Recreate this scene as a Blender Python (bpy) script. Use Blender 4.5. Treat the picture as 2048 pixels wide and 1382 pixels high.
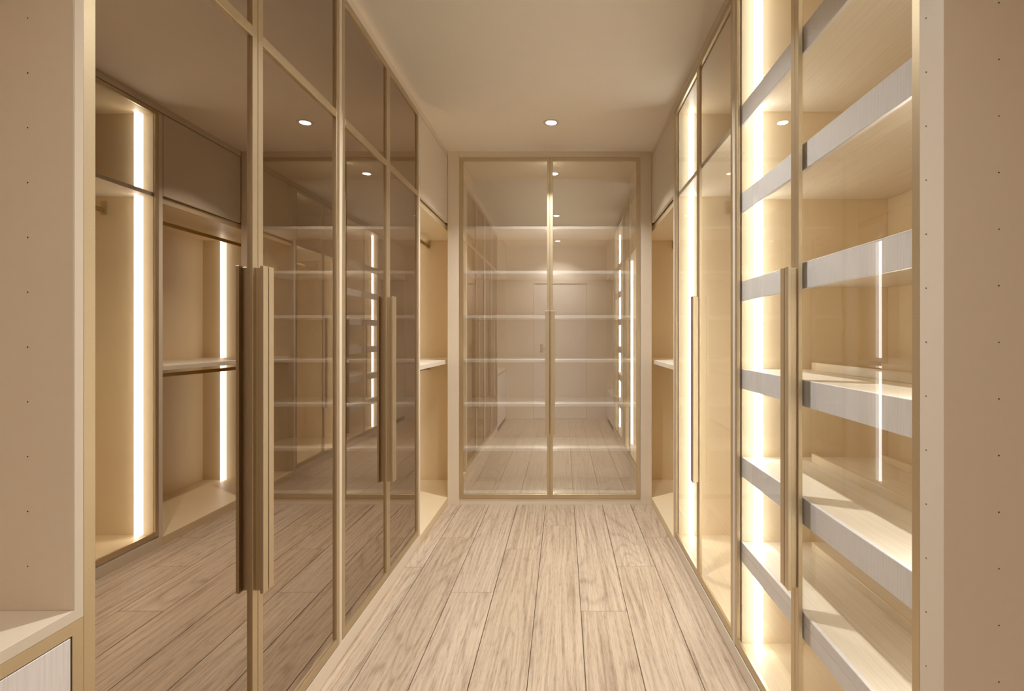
import bpy, bmesh, math, random
from mathutils import Vector, Euler

S = bpy.context.scene
for o in list(bpy.data.objects):
    bpy.data.objects.remove(o)

# ------------------------------------------------------------------ camera, world, exposure
EYE = 1.285
cam_d = bpy.data.cameras.new('camera')
cam = bpy.data.objects.new('camera', cam_d)
S.collection.objects.link(cam)
cam.location = (0, 0, EYE)
cam.rotation_euler = (math.pi / 2, 0, 0)
cam_d.sensor_fit = 'HORIZONTAL'
cam_d.sensor_width = 36
cam_d.lens = 18.0
cam_d.shift_x = -102 / 2048
cam_d.shift_y = -18 / 2048
cam_d.clip_start = 0.02
S.camera = cam

W = bpy.data.worlds.new('world')
S.world = W
W.use_nodes = True
W.node_tree.nodes['Background'].inputs[0].default_value = (0.75, 0.82, 1.0, 1)
W.node_tree.nodes['Background'].inputs[1].default_value = 0.5

S.view_settings.view_transform = 'Standard'
S.view_settings.look = 'None'
S.view_settings.gamma = 1
S.view_settings.use_curve_mapping = False
S.view_settings.exposure = 0.06
cy = S.cycles
cy.max_bounces = 18
cy.diffuse_bounces = 14
cy.glossy_bounces = 8
cy.transparent_max_bounces = 32
cy.sample_clamp_indirect = 6
cy.caustics_reflective = False
cy.caustics_refractive = False
cy.use_denoising = True

LAMP_W = 19.0          # each ceiling downlight
LAMP_COL = (1.0, 0.975, 0.935)
LED_SIDE = 4.0         # the emitting flanks of the led profiles
LED_FACE = 17.0
LED_COL = (1.0, 0.98, 0.93)

# ------------------------------------------------------------------ materials
def nodemat(name):
    m = bpy.data.materials.new(name)
    m.use_nodes = True
    nt = m.node_tree
    return m, nt, nt.nodes['Principled BSDF'], nt.nodes['Material Output']

def plain(name, col, rough=0.45, metal=0.0, noise=0.03, scale=30.0, bump=0.0, spec=0.5):
    m, nt, b, out = nodemat(name)
    N, L = nt.nodes, nt.links
    tc = N.new('ShaderNodeTexCoord')
    nz = N.new('ShaderNodeTexNoise')
    nz.inputs['Scale'].default_value = scale
    nz.inputs['Detail'].default_value = 4
    L.new(tc.outputs['Object'], nz.inputs['Vector'])
    rp = N.new('ShaderNodeValToRGB')
    rp.color_ramp.elements[0].position = 0.25
    rp.color_ramp.elements[1].position = 0.75
    rp.color_ramp.elements[0].color = tuple(c * (1 - noise) for c in col) + (1,)
    rp.color_ramp.elements[1].color = tuple(min(1, c * (1 + noise)) for c in col) + (1,)
    L.new(nz.outputs['Fac'], rp.inputs['Fac'])
    L.new(rp.outputs['Color'], b.inputs['Base Color'])
    b.inputs['Roughness'].default_value = rough
    b.inputs['Metallic'].default_value = metal
    b.inputs['Specular IOR Level'].default_value = spec
    if bump:
        bp = N.new('ShaderNodeBump')
        bp.inputs['Strength'].default_value = bump
        bp.inputs['Distance'].default_value = 0.001
        L.new(nz.outputs['Fac'], bp.inputs['Height'])
        L.new(bp.outputs['Normal'], b.inputs['Normal'])
    return m

def grain(name, c0, c1, stretch, rough=0.5, contrast=(0.35, 0.65), bump=0.15):
    """fine straight wood grain; stretch = texture scale per axis (small along the grain)"""
    m, nt, b, out = nodemat(name)
    N, L = nt.nodes, nt.links
    tc = N.new('ShaderNodeTexCoord')
    mp = N.new('ShaderNodeMapping')
    mp.inputs['Scale'].default_value = stretch
    L.new(tc.outputs['Object'], mp.inputs['Vector'])
    nz = N.new('ShaderNodeTexNoise')
    nz.inputs['Scale'].default_value = 1
    nz.inputs['Detail'].default_value = 6
    nz.inputs['Roughness'].default_value = 0.65
    L.new(mp.outputs['Vector'], nz.inputs['Vector'])
    rp = N.new('ShaderNodeValToRGB')
    rp.color_ramp.elements[0].position = contrast[0]
    rp.color_ramp.elements[1].position = contrast[1]
    rp.color_ramp.elements[0].color = c0 + (1,)
    rp.color_ramp.elements[1].color = c1 + (1,)
    L.new(nz.outputs['Fac'], rp.inputs['Fac'])
    L.new(rp.outputs['Color'], b.inputs['Base Color'])
    b.inputs['Roughness'].default_value = rough
    bp = N.new('ShaderNodeBump')
    bp.inputs['Strength'].default_value = bump
    bp.inputs['Distance'].default_value = 0.0006
    L.new(nz.outputs['Fac'], bp.inputs['Height'])
    L.new(bp.outputs['Normal'], b.inputs['Normal'])
    return m

def oak_floor():
    m, nt, b, out = nodemat('oak_plank')
    N, L = nt.nodes, nt.links
    def node(t, **kw):
        n = N.new(t)
        for k, v in kw.items():
            setattr(n, k, v)
        return n
    def math_(op, a, bb=None):
        n = node('ShaderNodeMath', operation=op)
        for i, v in enumerate((a, bb)):
            if v is None: continue
            if isinstance(v, (int, float)): n.inputs[i].default_value = v
            else: L.new(v, n.inputs[i])
        return n.outputs[0]
    tc = node('ShaderNodeTexCoord')
    oi = node('ShaderNodeObjectInfo')
    rnd = oi.outputs['Random']
    cx = node('ShaderNodeCombineXYZ')
    L.new(math_('MULTIPLY', rnd, 7.3), cx.inputs[0])
    L.new(math_('MULTIPLY', rnd, 31.7), cx.inputs[1])
    L.new(math_('MULTIPLY', rnd, 13.1), cx.inputs[2])
    ad = node('ShaderNodeVectorMath', operation='ADD')
    L.new(tc.outputs['Object'], ad.inputs[0]); L.new(cx.outputs[0], ad.inputs[1])
    # big slow field whose contour lines give cathedral figure
    mp = node('ShaderNodeMapping'); mp.inputs['Scale'].default_value = (6.0, 0.42, 1)
    L.new(ad.outputs[0], mp.inputs['Vector'])
    n1 = node('ShaderNodeTexNoise'); n1.inputs['Scale'].default_value = 1.0
    n1.inputs['Detail'].default_value = 0.8; n1.inputs['Roughness'].default_value = 0.45
    L.new(mp.outputs[0], n1.inputs['Vector'])
    rings = math_('FRACT', math_('MULTIPLY', n1.outputs['Fac'], 20.0))
    tri = math_('ABSOLUTE', math_('SUBTRACT', rings, 0.5))          # 0..0.5
    tri = math_('MINIMUM', math_('MULTIPLY', tri, 4.5), 1.0)
    # pores: short fine streaks along the plank
    mp2 = node('ShaderNodeMapping'); mp2.inputs['Scale'].default_value = (330, 16, 1)
    L.new(ad.outputs[0], mp2.inputs['Vector'])
    n2 = node('ShaderNodeTexNoise'); n2.inputs['Scale'].default_value = 1
    n2.inputs['Detail'].default_value = 3
    L.new(mp2.outputs[0], n2.inputs['Vector'])
    mp3 = node('ShaderNodeMapping'); mp3.inputs['Scale'].default_value = (70, 1.6, 1)
    L.new(ad.outputs[0], mp3.inputs['Vector'])
    n3 = node('ShaderNodeTexNoise'); n3.inputs['Scale'].default_value = 1
    n3.inputs['Detail'].default_value = 5; n3.inputs['Roughness'].default_value = 0.6
    L.new(mp3.outputs[0], n3.inputs['Vector'])
    r1 = node('ShaderNodeValToRGB')
    r1.color_ramp.elements[0].position = 0.16; r1.color_ramp.elements[0].color = (0.25, 0.165, 0.105, 1)
    r1.color_ramp.elements[1].position = 0.62; r1.color_ramp.elements[1].color = (0.56, 0.445, 0.325, 1)
    v = math_('ADD', math_('MULTIPLY', tri, 0.13), math_('MULTIPLY', n3.outputs['Fac'], 0.82))
    v = math_('SUBTRACT', v, math_('MULTIPLY', math_('GREATER_THAN', n2.outputs['Fac'], 0.56), 0.12))
    L.new(v, r1.inputs['Fac'])
    hs = node('ShaderNodeHueSaturation')
    L.new(math_('ADD', math_('MULTIPLY', rnd, 0.14), 0.95), hs.inputs['Value'])
    L.new(math_('ADD', math_('MULTIPLY', rnd, -0.12), 1.03), hs.inputs['Saturation'])
    L.new(r1.outputs['Color'], hs.inputs['Color'])
    L.new(hs.outputs['Color'], b.inputs['Base Color'])
    b.inputs['Roughness'].default_value = 0.5
    b.inputs['Specular IOR Level'].default_value = 0.35
    bp = node('ShaderNodeBump'); bp.inputs['Strength'].default_value = 0.25
    bp.inputs['Distance'].default_value = 0.0008
    L.new(v, bp.inputs['Height']); L.new(bp.outputs['Normal'], b.inputs['Normal'])
    return m

def glass(name, refl_min, refl_max, gcol, tcol, power=5.0, rough=0.0):
    """coated sheet: part mirror, part clear, stronger mirror at grazing angles"""
    m, nt, b, out = nodemat(name)
    N, L = nt.nodes, nt.links
    N.remove(b)
    lw = N.new('ShaderNodeLayerWeight'); lw.inputs['Blend'].default_value = 0.5
    pw = N.new('ShaderNodeMath'); pw.operation = 'POWER'; pw.inputs[1].default_value = power
    L.new(lw.outputs['Facing'], pw.inputs[0])
    mr = N.new('ShaderNodeMapRange')
    mr.inputs['To Min'].default_value = refl_min; mr.inputs['To Max'].default_value = refl_max
    L.new(pw.outputs[0], mr.inputs['Value'])
    geo = N.new('ShaderNodeNewGeometry')
    inv = N.new('ShaderNodeMath'); inv.operation = 'SUBTRACT'; inv.inputs[0].default_value = 1
    L.new(geo.outputs['Backfacing'], inv.inputs[1])
    mu = N.new('ShaderNodeMath'); mu.operation = 'MULTIPLY'
    L.new(mr.outputs['Result'], mu.inputs[0]); L.new(inv.outputs[0], mu.inputs[1])
    tint = N.new('ShaderNodeMix'); tint.data_type = 'RGBA'
    tint.inputs['A'].default_value = tcol + (1,)
    tint.inputs['B'].default_value = (1, 1, 1, 1)
    L.new(geo.outputs['Backfacing'], tint.inputs['Factor'])
    tr = N.new('ShaderNodeBsdfTransparent'); L.new(tint.outputs['Result'], tr.inputs['Color'])
    gl = N.new('ShaderNodeBsdfGlossy'); gl.inputs['Color'].default_value = gcol + (1,)
    gl.inputs['Roughness'].default_value = rough
    mx = N.new('ShaderNodeMixShader')
    L.new(mu.outputs[0], mx.inputs[0]); L.new(tr.outputs[0], mx.inputs[1]); L.new(gl.outputs[0], mx.inputs[2])
    L.new(mx.outputs[0], out.inputs['Surface'])
    return m

def emit(name, col, strength):
    m, nt, b, out = nodemat(name)
    nt.nodes.remove(b)
    e = nt.nodes.new('ShaderNodeEmission')
    e.inputs[0].default_value = col + (1,)
    e.inputs[1].default_value = strength
    nt.links.new(e.outputs[0], out.inputs['Surface'])
    return m

LAM = plain('beige_laminate', (0.755, 0.67, 0.55), 0.42, noise=0.012, scale=60)
INN = plain('warm_beige_interior', (0.76, 0.63, 0.42), 0.45, noise=0.012, scale=60)
EDGE = plain('pale_panel_edge', (0.72, 0.64, 0.53), 0.4, noise=0.01)
CREAM = plain('cream_shelf', (0.93, 0.87, 0.79), 0.35, noise=0.01)
CEIL = plain('ceiling_paint', (0.89, 0.81, 0.69), 0.8, noise=0.01, scale=8)
PAINT = plain('wall_paint', (0.78, 0.69, 0.59), 0.8, noise=0.01, scale=8)
DOORP = plain('painted_door', (0.78, 0.71, 0.66), 0.5, noise=0.01, scale=8)
BRASS = plain('champagne_metal', (0.61, 0.515, 0.355), 0.42, metal=1.0, noise=0.03, scale=300, bump=0.08)
BRASSD = plain('dark_brass', (0.50, 0.37, 0.17), 0.3, metal=1.0, noise=0.03, scale=200)
APR = grain('pale_grey_wood', (0.72, 0.70, 0.70), (0.85, 0.83, 0.83), (3, 240, 5), 0.45)
SHF = grain('pale_shelf_wood', (0.72, 0.64, 0.51), (0.84, 0.77, 0.64), (130, 2.5, 5), 0.45, (0.3, 0.7))
FENCE = plain('amber_strip', (0.72, 0.60, 0.41), 0.35, noise=0.02)
FLOOR = oak_floor()
SUB = plain('dark_joint', (0.11, 0.07, 0.045), 0.9)
DARK = plain('dark_hole', (0.05, 0.035, 0.025), 0.9)
BRONZE = glass('bronze_mirror_glass', 0.90, 0.97, (0.55, 0.475, 0.405), (0.25, 0.20, 0.15), 3.0)
CLEAR = glass('clear_glass', 0.06, 0.75, (1, 1, 1), (0.985, 0.985, 0.97), 4.0)
COATED = glass('coated_glass', 0.40, 0.9, (1, 0.985, 0.965), (0.97, 0.965, 0.94), 5.0)
LEDS = emit('led_diffuser', LED_COL, LED_SIDE)
LEDF = emit('led_front', LED_COL, LED_FACE)
LEDS_SOFT = emit('led_diffuser_soft', LED_COL, 2.6)
LEDF_SOFT = emit('led_front_soft', LED_COL, 7.5)
LED_FILL = emit('added_fill_led', LED_COL, 14.0)  # added fill glow for the far cabinet interior
LENS = emit('downlight_lens', (1.0, 0.96, 0.9), 14.0)
WHITE = plain('white_ring', (0.66, 0.58, 0.48), 0.5)

# ------------------------------------------------------------------ builders
def link(o, parent=None):
    S.collection.objects.link(o)
    if parent is not None:
        o.parent = parent
    return o

def origin(o):
    v = Vector((0, 0, 0))
    while o is not None:
        v += o.location
        o = o.parent
    return v

def thing(name, loc, label, cat, group=None):
    o = bpy.data.objects.new(name, None)
    o.empty_display_size = 0.1
    o.location = loc
    link(o)
    o['label'] = label
    o['category'] = cat
    if group: o['group'] = group
    return o

def add_box(bm, x0, x1, y0, y1, z0, z1, mi=0):
    vs = [bm.verts.new((x, y, z)) for x in (x0, x1) for y in (y0, y1) for z in (z0, z1)]
    for f in ((0, 1, 3, 2), (4, 6, 7, 5), (0, 4, 5, 1), (2, 3, 7, 6), (0, 2, 6, 4), (1, 5, 7, 3)):
        fc = bm.faces.new([vs[i] for i in f]); fc.material_index = mi

def build(name, boxes, mats, parent=None, bevel=0.0012, kind=None, label=None):
    """boxes in world coordinates -> one mesh object centred on itself"""
    if not isinstance(mats, (list, tuple)): mats = [mats]
    xs = [min(b[0] for b in boxes), max(b[1] for b in boxes)]
    ys = [min(b[2] for b in boxes), max(b[3] for b in boxes)]
    zs = [min(b[4] for b in boxes), max(b[5] for b in boxes)]
    c = Vector((sum(xs) / 2, sum(ys) / 2, sum(zs) / 2))
    bm = bmesh.new()
    for b in boxes:
        add_box(bm, b[0] - c.x, b[1] - c.x, b[2] - c.y, b[3] - c.y, b[4] - c.z, b[5] - c.z, b[6] if len(b) > 6 else 0)
    if bevel:
        bmesh.ops.bevel(bm, geom=bm.edges[:], offset=bevel, segments=1, affect='EDGES', clamp_overlap=True)
    bmesh.ops.recalc_face_normals(bm, faces=bm.faces[:])
    me = bpy.data.meshes.new(name)
    bm.to_mesh(me); bm.free()
    for m in mats: me.materials.append(m)
    o = bpy.data.objects.new(name, me)
    link(o, parent)
    o.location = c - (origin(parent) if parent else Vector((0, 0, 0)))
    if kind: o['kind'] = kind
    if label: o['label'] = label
    return o

def box(name, x0, x1, y0, y1, z0, z1, mat, parent=None, **kw):
    if x0 > x1: x0, x1 = x1, x0
    return build(name, [(x0, x1, y0, y1, z0, z1)], mat, parent, **kw)

def revolve(name, prof, mat, loc, parent=None, n=40):
    """profile (r, z) spun about z"""
    bm = bmesh.new()
    rings = []
    for r, z in prof:
        rings.append([bm.verts.new((r * math.cos(2 * math.pi * i / n), r * math.sin(2 * math.pi * i / n), z)) for i in range(n)])
    for a, b in zip(rings, rings[1:]):
        for i in range(n):
            bm.faces.new((a[i], a[(i + 1) % n], b[(i + 1) % n], b[i]))
    bm.faces.new(rings[0][::-1]); bm.faces.new(rings[-1])
    bmesh.ops.recalc_face_normals(bm, faces=bm.faces[:])
    me = bpy.data.meshes.new(name); bm.to_mesh(me); bm.free()
    me.materials.append(mat)
    o = bpy.data.objects.new(name, me); link(o, parent)
    o.location = Vector(loc) - (origin(parent) if parent else Vector((0, 0, 0)))
    return o

# ------------------------------------------------------------------ the main measures (metres; y runs into the room)
XL, XR = -0.883, 0.679          # faces of the left and right cabinet runs
YF = 3.916                      # face of the far cabinet
H = 2.70                        # ceiling
DEP = 0.60                      # cabinet depth
YB = -0.15                      # wall behind the camera
YN = 4.41                       # far ends of the corner niches
TOPD = 2.655                    # top of doors
XLW, XRW = XL - 0.68, XR + 0.68 # room walls behind the cabinets

# ------------------------------------------------------------------ structure
fl = box('floor', XLW - 0.1, XRW + 0.1, YB - 0.1, YN + 0.2, -0.06, -0.012, SUB, bevel=0, kind='structure')
box('ceiling', XLW - 0.1, XRW + 0.1, YB - 0.1, YN + 0.2, H, H + 0.06, CEIL, bevel=0, kind='structure')
box('wall_left', XLW - 0.08, XLW, YB - 0.1, YN + 0.2, -0.012, H, PAINT, bevel=0, kind='structure')
box('wall_right', XRW, XRW + 0.08, YB - 0.1, YN + 0.2, -0.012, H, PAINT, bevel=0, kind='structure')
box('wall_far', XLW, XRW, YN + 0.03, YN + 0.11, -0.012, H, PAINT, bevel=0, kind='structure')
# wall behind the camera with a flush door
DX0, DX1, DZ = -0.46, 0.37, 2.11
build('wall_near', [(XLW, DX0, YB - 0.1, YB, -0.012, H), (DX1, XRW, YB - 0.1, YB, -0.012, H), (DX0, DX1, YB - 0.1, YB, DZ, H)], PAINT, bevel=0, kind='structure')
door = box('door_1', DX0 + 0.004, DX1 - 0.004, YB - 0.06, YB - 0.012, 0.004, DZ - 0.004, DOORP, kind='structure')
build('door_handle', [(-0.36, -0.315, YB - 0.012, YB - 0.004, 1.035, 1.165), (-0.345, -0.330, YB - 0.004, YB + 0.04, 1.092, 1.108), (-0.345, -0.225, YB + 0.03, YB + 0.045, 1.090, 1.110)], BRASSD, door, label='brass lever handle')

# floor planks: 216 mm wide, 2.2 m long, with the joints where the photograph has them
joints = [2.853, 3.27, 2.573, 3.094, 3.479, 2.396, 2.863, 3.277]
PL = 2.2
for i in range(8):
    x0 = max(XL, -0.996 + 0.2160 * i); x1 = min(XR, -0.780 + 0.2160 * i)
    ys = [joints[i] - PL, joints[i]]
    edges = [YB] + [y for y in ys if y > YB + 0.1] + [YF]
    for a, b in zip(edges, edges[1:]):
        box('plank', x0 + 0.0014, x1 - 0.0014, a + 0.0014, b - 0.0014, -0.012, 0.0, FLOOR, fl, bevel=0.0010)

# plinths under the cabinet runs
box('baseboard_left', XL - DEP, XL, 0.943, 3.165, -0.012, 0.066, LAM, kind='structure')
box('baseboard_right', XR, XR + DEP, 0.945, 3.150, -0.012, 0.060, LAM, kind='structure')
# cornice strips between the doors and the ceiling
box('trim_1', XL - 0.03, XL, YB, YF, TOPD + 0.004, H, LAM, kind='structure')
box('trim_2', XR, XR + 0.03, YB, YF, TOPD + 0.004, H, LAM, kind='structure')

# ------------------------------------------------------------------ pieces of joinery
def side_door(cab, side, y0, y1, handle_end, pane_mat, rail, wst=0.0245, handle_w=0.0255):
    """framed glass door lying in the plane of a cabinet run; side -1 left, +1 right"""
    F = XL if side < 0 else XR
    def X(d):                      # d metres behind the face
        return F + side * d
    def b(d0, d1, a, c, z0, z1, mi=0):
        p, q = sorted((X(d0), X(d1)))
        return (p, q, a, c, z0, z1, mi)
    z0, z1 = 0.070, TOPD
    t = 0.012
    st = wst
    bs = [b(0, t, y0, y0 + st, z0, z1), b(0, t, y1 - st, y1, z0, z1),
          b(0, t, y0 + st, y1 - st, z0, z0 + 0.033), b(0, t, y0 + st, y1 - st, z1 - 0.025, z1)]
    d = build('door', bs, BRASS, cab, bevel=0.0008)
    if rail:
        r = b(0.0, t, y0 + st, y1 - st, 2.140, 2.170)
        build('mid_rail', [r], BRASS, d, bevel=0.0008)
        spans = [(z0 + 0.033, 2.140), (2.170, z1 - 0.025)]
    else:
        spans = [(z0 + 0.033, z1 - 0.025)]
    for a, c in spans:
        build('glass_pane', [b(0.0085, 0.0115, y0 + st, y1 - st, a, c)], pane_mat, d, bevel=0)
    # long pull: a web standing on the meeting stile and a plate in front of it
    w = handle_w
    if handle_end == 'far':
        ye = y1
        plate = (ye - w, ye - 0.001)
        web = (ye - w + 0.013, ye - 0.003)
    else:
        ye = y0
        plate = (ye + 0.001, ye + w)
        web = (ye + 0.003, ye + w - 0.013)
    hb = [b(-0.031, -0.021, plate[0], plate[1], 0.553, 1.487), b(-0.021, 0.0, web[0], web[1], 0.556, 1.484)]
    build('handle', hb, BRASS, d, bevel=0.0006)
    return d

def led(cab, x, y, z0, z1, facing, w=0.022, dp=0.040, mats=None):
    """aluminium-backed led profile standing proud of a side panel; facing -1 towards the camera end"""
    a, c = (y - dp, y) if facing < 0 else (y, y + dp)
    e = 0.0015
    if facing < 0:
        face = (x - w / 2, x + w / 2, a - 0.001, a + 0.004, z0, z1, 1)
        flank = (x - w / 2, x + w / 2, a + 0.004, c - e, z0, z1, 0)
    else:
        face = (x - w / 2, x + w / 2, c - 0.004, c + 0.001, z0, z1, 1)
        flank = (x - w / 2, x + w / 2, a + e, c - 0.004, z0, z1, 0)
    return build('led_strip', [flank, face], mats or [LEDS, LEDF], cab, bevel=0)

def carcass(cab, side, y0, y1, zb, zt, t=0.0135, depth=DEP - 0.005, mat=INN, front=0.022, ty=None):
    """side panels, bottom, top, back of a wardrobe"""
    F = XL if side < 0 else XR
    p, q = F + side * front, F + side * depth
    out = []
    for a in (y0, y1 - t):
        out.append(box('side_panel', p, q, a, a + t, zb, zt, mat, cab))
    box('bottom_panel', p, q, y0 + t, y1 - t, zb, zb + 0.02, mat, cab)
    box('top_panel', p, q, y0 + t, y1 - t, zt - 0.02, zt, mat, cab)
    box('back_panel', q, q + side * 0.008, y0, y1, zb, zt, mat, cab)
    return out

# ------------------------------------------------------------------ left: two bronze wardrobes
def left_wardrobe(y0, y1, mid, label):
    cab = thing('mirrored_wardrobe', (XL - 0.3, (y0 + y1) / 2, 0.066), label, 'wardrobe', 'bronze mirror glass wardrobes on the left')
    carcass(cab, -1, y0, y1, 0.066, TOPD)
    for z in (0.42, 0.76, 1.10, 2.155):
        box('shelf', XL - 0.04, XL - DEP + 0.008, y0 + 0.0145, y1 - 0.0145, z - 0.022, z, SHF, cab)
    side_door(cab, -1, y0, mid - 0.001, 'far', BRONZE, True)
    side_door(cab, -1, mid + 0.001, y1, 'near', BRONZE, True)
    return cab
left_wardrobe(0.943, 2.0235, 1.4825, 'wardrobe with brown bronze mirror doors nearest the camera, beside the open bay with drawer')
left_wardrobe(2.051, 3.133, 2.590, 'bronze mirror wardrobe farther down the left side, next to the open corner niche')
box('trim_3', XL - 0.022, XL - 0.001, 2.0245, 2.050, 0.0665, TOPD, EDGE, kind='structure')
box('trim_4', XL - DEP, XL, 3.134, 3.165, 0.067, TOPD, LAM, kind='structure')

# ------------------------------------------------------------------ right: lit shoe cabinet
RA0, RA1, RAM = 0.975, 2.0225, 1.500
cab = thing('lit_shelf_cabinet', (XR + 0.3, 1.5, 0.060), 'clear glass cabinet with thick pale shelves and bright LED strip, nearest on the right', 'cabinet')
carcass(cab, 1, RA0 - 0.014, RA1, 0.061, TOPD)
tops = [2.188, 1.845, 1.500, 1.157, 0.8125, 0.479]
for z in tops:
    sh = build('shelf', [(XR + 0.033, XR + DEP - 0.008, RA0 + 0.001, RA1 - 0.0145, z - 0.022, z),
                         ], SHF, cab)
    box('apron', XR + 0.021, XR + 0.033, RA0 + 0.001, RA1 - 0.0145, z - 0.076, z + 0.001, APR, sh)
    box('shoe_rest', 0.939, 0.951, RA0 + 0.03, 1.935, z, z + 0.030, FENCE, sh)
    box('shoe_rest', 1.195, 1.207, RA0 + 0.03, 1.925, z, z + 0.028, FENCE, sh)
zz = [0.083] + sorted(tops) + [TOPD - 0.02]
for a, c in zip(zz, zz[1:]):
    c2 = c - 0.0225 if c < TOPD - 0.03 else c - 0.001
    led(cab, 0.757, RA1 - 0.014, a + 0.001, c2, -1)
    led(cab, 0.757, RA0, a + 0.001, c2, 1)  # added strip on the unseen near panel, brightening the shelves
side_door(cab, 1, RA0, RAM - 0.001, 'far', CLEAR, False, wst=0.022)
side_door(cab, 1, RAM + 0.001, RA1, 'near', CLEAR, False)

# front filler with pin holes between the shoe cabinet and the open bay
box('trim_5', XR, XR + 0.02, 0.913, 0.974, 0.061, TOPD, LAM, bevel=0, kind='structure')
box('trim_6', XR - 0.0, XR + 0.022, 2.0235, 2.049, 0.061, TOPD, EDGE, kind='structure')

# ------------------------------------------------------------------ right: lit hanging cabinet
RB0, RB1, RBM = 2.050, 3.118, 2.575
cab = thing('lit_hanging_wardrobe', (XR + 0.3, 2.58, 0.060), 'clear glass hanging wardrobe with one high shelf, LED strip and brass rail', 'wardrobe')
carcass(cab, 1, RB0, RB1, 0.061, TOPD)
box('shelf', XR + 0.022, XR + DEP - 0.008, RB0 + 0.0145, RB1 - 0.0145, 2.133, 2.158, SHF, cab)
led(cab, 0.772, RB1 - 0.014, 0.084, 2.132, -1)
led(cab, 0.772, RB1 - 0.014, 2.159, TOPD - 0.022, -1)
led(cab, 0.772, RB0 + 0.0137, 0.084, 2.132, 1)  # unseen strip added on the near panel for more interior light
ra = build('hanging_rail', [(0.990, 1.005, RB0 + 0.015, RB1 - 0.015, 2.035, 2.062)], BRASSD, cab, bevel=0.004)
for yy in (RB0 + 0.0145, RB1 - 0.0245):
    box('rail_bracket', 0.982, 1.013, yy, yy + 0.010, 2.025, 2.105, BRASS, ra)
side_door(cab, 1, RB0, RBM - 0.001, 'far', CLEAR, False)
side_door(cab, 1, RBM + 0.001, RB1, 'near', CLEAR, False)
box('trim_7', XR, XR + DEP, 3.119, 3.150, 0.061, TOPD, LAM, kind='structure')

# ------------------------------------------------------------------ corner niches
def niche(side, y0, label):
    F = XL if side < 0 else XR
    def X(d): return F + side * d
    t = thing('corner_niche', (X(0.3), 3.8, 0.0), label, 'open wardrobe', 'open corner niches either side of the far cabinet')
    D = 0.64
    box('base_panel', X(0.0), X(D), y0, YN - 0.001, -0.012, 0.053, INN, t)
    box('end_panel', X(0.0), X(D), YN, YN + 0.018, -0.012, 2.70, INN, t)
    box('back_panel', X(D), X(D + 0.012), y0, YN + 0.018, -0.012, 2.70, INN, t)
    box('top_panel', X(0.022), X(D), y0 + 0.001, YN - 0.001, 2.110, 2.150, INN, t)
    box('shelf', X(0.02), X(D - 0.001), y0 + 0.001, YN - 0.001, 1.073, 1.103, SHF, t)
    for z in (2.047, 1.005):
        ra = build('hanging_rail', [(min(X(0.268), X(0.283)), max(X(0.268), X(0.283)), y0 + 0.001, YN - 0.001, z, z + 0.027)], BRASSD, t, bevel=0.004)
        for yy in (y0 + 0.002, YN - 0.012):
            box('rail_bracket', X(0.262), X(0.289), yy, yy + 0.010, z - 0.006, min(z + 0.055, z + 0.062), BRASSD, ra)
    led(t, X(0.445), YN - 0.001, 0.054, 1.072, -1, dp=0.05, mats=[LEDS_SOFT, LEDF_SOFT])
    led(t, X(0.445), YN - 0.001, 1.104, 2.109, -1, dp=0.05, mats=[LEDS_SOFT, LEDF_SOFT])
    box('upper_door', X(0.0), X(0.019), y0 + 0.004, YF - 0.004, 2.1525, 2.653, LAM, t)
niche(-1, 3.166, 'open left corner niche with a shelf and brass rail, by the bronze mirror doors')
niche(1, 3.151, 'open right corner niche with a shelf, beside the lit hanging wardrobe')

# ------------------------------------------------------------------ far cabinet
cab = thing('display_cabinet', (-0.1, YF + 0.24, 0.0), 'reflective two-door glass cabinet with six pale shelves on the end wall', 'cabinet')
fx0, fx1, fz0, fz1 = -0.792, 0.590, 0.044, 2.654
build('face_frame', [(XL, fx0, YF, YF + 0.02, -0.012, H), (fx1, XR, YF, YF + 0.02, -0.012, H),
                     (fx0, fx1, YF, YF + 0.02, -0.012, fz0 - 0.001), (fx0, fx1, YF, YF + 0.02, fz1 + 0.001, H)], LAM, cab)
YBK = 4.385
for a, c in ((-0.792, -0.772), (0.570, 0.590)):
    box('side_panel', a, c, YF + 0.022, YBK, 0.044, fz1, INN, cab)
box('back_panel', -0.792, 0.590, YBK, YBK + 0.012, 0.044, fz1, LAM, cab)
box('bottom_panel', -0.771, 0.569, YF + 0.022, YBK, 0.044, 0.076, SHF, cab)
box('top_panel', -0.771, 0.569, YF + 0.022, YBK, 2.632, 2.652, INN, cab)
for z in (2.124, 1.781, 1.438, 1.096, 0.755, 0.412):
    box('shelf', -0.771, 0.569, YF + 0.035, YBK, z - 0.011, z + 0.011, CREAM, cab)
box('led_shield', -0.1125, -0.0875, YF + 0.0185, YF + 0.0215, 0.077, 2.631, BRASS, cab)  # added blocker: keeps the hidden strip from shining through the door gap
z_lo = 0.077
for zc in (0.412, 0.755, 1.096, 1.438, 1.781, 2.124, 2.642):
    build('led_strip', [(-0.107, -0.093, YF + 0.022, YF + 0.0335, z_lo, zc - 0.0115)], [LED_FILL], cab, bevel=0)  # unseen strips added behind the meeting stiles to brighten the shelves
    z_lo = zc + 0.0115
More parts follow.
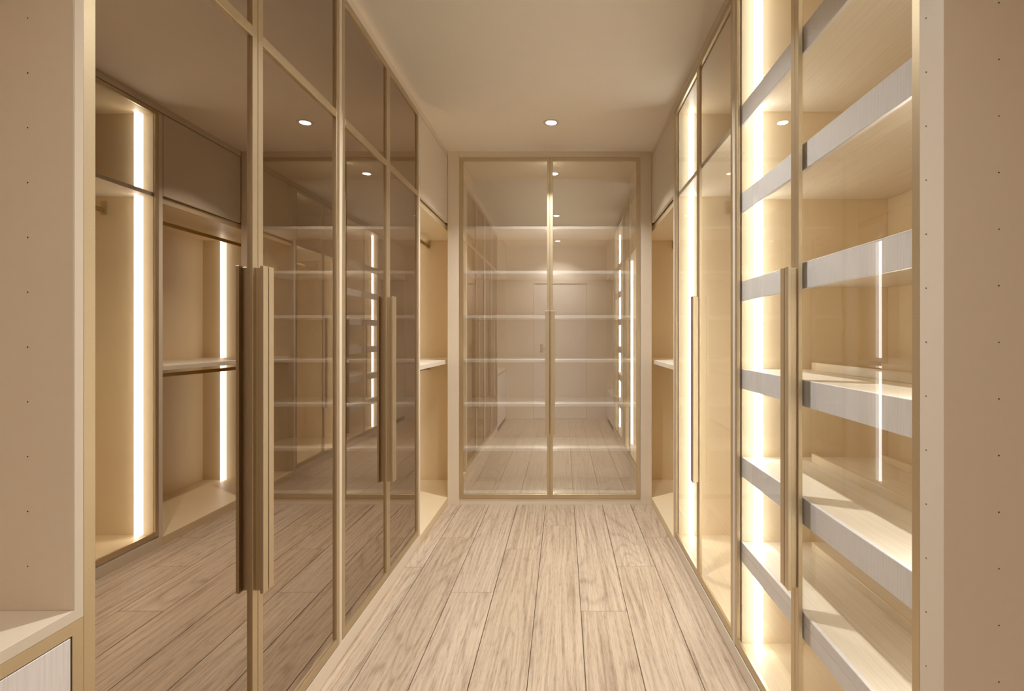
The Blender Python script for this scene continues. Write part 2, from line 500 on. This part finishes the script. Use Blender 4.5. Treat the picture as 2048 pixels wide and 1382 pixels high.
def far_door(x0, x1, hx):
    st = 0.022
    wl = 0.0285 if hx > x0 + 0.1 else st
    wr = 0.0285 if hx < x0 + 0.1 else st
    z0, z1 = fz0, fz1
    d = build('door', [(x0, x0 + wl, YF - 0.004, YF + 0.018, z0, z1), (x1 - wr, x1, YF - 0.004, YF + 0.018, z0, z1),
                       (x0 + wl, x1 - wr, YF - 0.004, YF + 0.018, z0, z0 + 0.034), (x0 + wl, x1 - wr, YF - 0.004, YF + 0.018, z1 - 0.027, z1)], BRASS, cab, bevel=0.0008)
    build('glass_pane', [(x0 + wl, x1 - wr, YF, YF + 0.005, z0 + 0.034, z1 - 0.027)], COATED, d, bevel=0)
    s = -1 if hx > x0 + 0.1 else 1
    px = (-0.1354, -0.1096) if s < 0 else (-0.0876, -0.0618)
    wx = (-0.1140, -0.1040) if s < 0 else (-0.0960, -0.0860)
    build('handle', [(px[0], px[1], YF - 0.035, YF - 0.027, 0.540, 1.480), (wx[0], wx[1], YF - 0.029, YF - 0.004, 0.540, 1.480)], BRASS, d, bevel=0.0006)
far_door(fx0 + 0.0005, -0.1005, -0.11)
far_door(-0.0995, fx1 - 0.0005, -0.09)

# ------------------------------------------------------------------ near open bays on either side of the camera
def pins(parent, x, y, zs, axis):
    """drilled 5 mm shelf-pin holes: small dark cups set in the panel"""
    bm = bmesh.new()
    n = 10
    for z in zs:
        r = 0.0013
        ring = []
        for i in range(n):
            a = 2 * math.pi * i / n
            u, v = r * math.cos(a), r * math.sin(a)
            ring.append(bm.verts.new((0, u, z + v) if axis == 'x' else (u, 0, z + v)))
        bm.faces.new(ring)
        c = bmesh.ops.extrude_face_region(bm, geom=bm.faces[-1:])
    me = bpy.data.meshes.new('pin_holes'); bm.to_mesh(me); bm.free(); me.materials.append(DARK)
    o = bpy.data.objects.new('pin_holes', me); link(o, parent)
    o.location = Vector((x, y, 0)) - origin(parent)
    o['kind'] = 'stuff'
    return o

t = thing('open_bay', (XL - 0.3, 0.45, 0.0), 'open beige bay with pin holes above a drawer, in the left foreground', 'open wardrobe')
p = box('side_panel', XL - 0.001, XL - DEP, 0.925, 0.9425, 0.771, 2.149, [LAM], t)
box('front_edge', XL, XL - 0.001, 0.9255, 0.9425, 0.770, 2.150, EDGE, p, bevel=0)
b_ = box('counter_panel', XL - 0.001, XL - DEP, YB + 0.02, 0.9245, 0.770, 0.790, LAM, t)
box('front_edge', XL, XL - 0.001, YB + 0.02, 0.9255, 0.770, 0.790, EDGE, b_, bevel=0)
box('side_panel', XL, XL - DEP, YB + 0.001, YB + 0.019, -0.012, 2.150, LAM, t)
box('back_panel', XL - DEP, XL - DEP - 0.01, YB, 0.9425, -0.012, 2.70, LAM, t)
box('top_panel', XL - 0.022, XL - DEP, YB + 0.02, 0.9425, 2.150, 2.170, LAM, t)
box('upper_door', XL, XL - 0.019, YB + 0.004, 0.938, 2.156, 2.653, LAM, t)
build('front_frame', [(XL - 0.02, XL, 0.9215, 0.9425, -0.012, 0.7695), (XL - 0.02, XL, YB + 0.02, 0.9215, 0.746, 0.7695)], BRASS, t, bevel=0)
box('drawer_box', XL - 0.020, XL - DEP + 0.02, YB + 0.02, 0.9205, 0.02, 0.744, LAM, t)
for z0, z1 in ((0.402, 0.744), (0.055, 0.398)):
    box('drawer', XL + 0.0, XL - 0.019, YB + 0.022, 0.919, z0, z1, APR, t)
pins(t, -0.9666, 0.9245, [1.860 - 0.099 * k for k in range(-2, 11)], 'y')

t = thing('open_bay', (XR + 0.3, 0.4, 0.0), 'tall open beige bay side with two columns of pin holes, in the right foreground', 'open wardrobe')
box('side_panel', XR + 0.020, XR + DEP, 0.913, 0.929, -0.012, 2.149, LAM, t, bevel=0)
box('side_panel', XR, XR + DEP, YB + 0.001, YB + 0.019, -0.012, 2.150, LAM, t)
box('back_panel', XR + DEP, XR + DEP + 0.01, YB, 0.929, -0.012, 2.70, LAM, t)
box('counter_panel', XR, XR + DEP, YB + 0.02, 0.912, 0.44, 0.46, LAM, t)
box('drawer', XR, XR + 0.019, YB + 0.022, 0.910, 0.055, 0.436, APR, t)
box('top_panel', XR + 0.022, XR + DEP, YB + 0.02, 0.929, 2.150, 2.170, LAM, t)
box('upper_door', XR, XR + 0.019, YB + 0.004, 0.926, 2.156, 2.653, LAM, t)
pins(t, 0.777, 0.9125, [1.880 - 0.1009 * k for k in range(-2, 14)], 'y')
pins(t, XR - 0.0005, 0.957, [1.880 - 0.1009 * k for k in range(-2, 14)], 'x')

# ------------------------------------------------------------------ ceiling downlights
def downlight(y, label, power=LAMP_W):
    t = thing('ceiling_downlight', (-0.078, y, H), label, 'ceiling light', 'recessed ceiling downlights along the aisle')
    revolve('trim_ring', [(0.035, -0.0015), (0.038, -0.004), (0.050, -0.0025), (0.052, -0.0002), (0.035, -0.0002)], WHITE, (-0.078, y, H), t)
    revolve('lens', [(0.034, -0.0002), (0.034, -0.0025), (0.028, -0.0032)], LENS, (-0.078, y, H), t)
    ld = bpy.data.lights.new('downlight_lamp', 'AREA')
    ld.shape = 'DISK'; ld.size = 0.075; ld.energy = power; ld.spread = math.radians(118); ld.color = LAMP_COL
    lo = bpy.data.objects.new('downlight_lamp', ld)
    link(lo, t); lo.location = (0, 0, -0.008)
downlight(3.385, 'round recessed downlight in the ceiling just before the far glass cabinet')
downlight(1.838, 'round recessed downlight over the middle of the aisle, seen in the far cabinet glass')
downlight(0.25, 'round recessed downlight above the camera end of the aisle, smallest in the far glass', LAMP_W * 0.35)
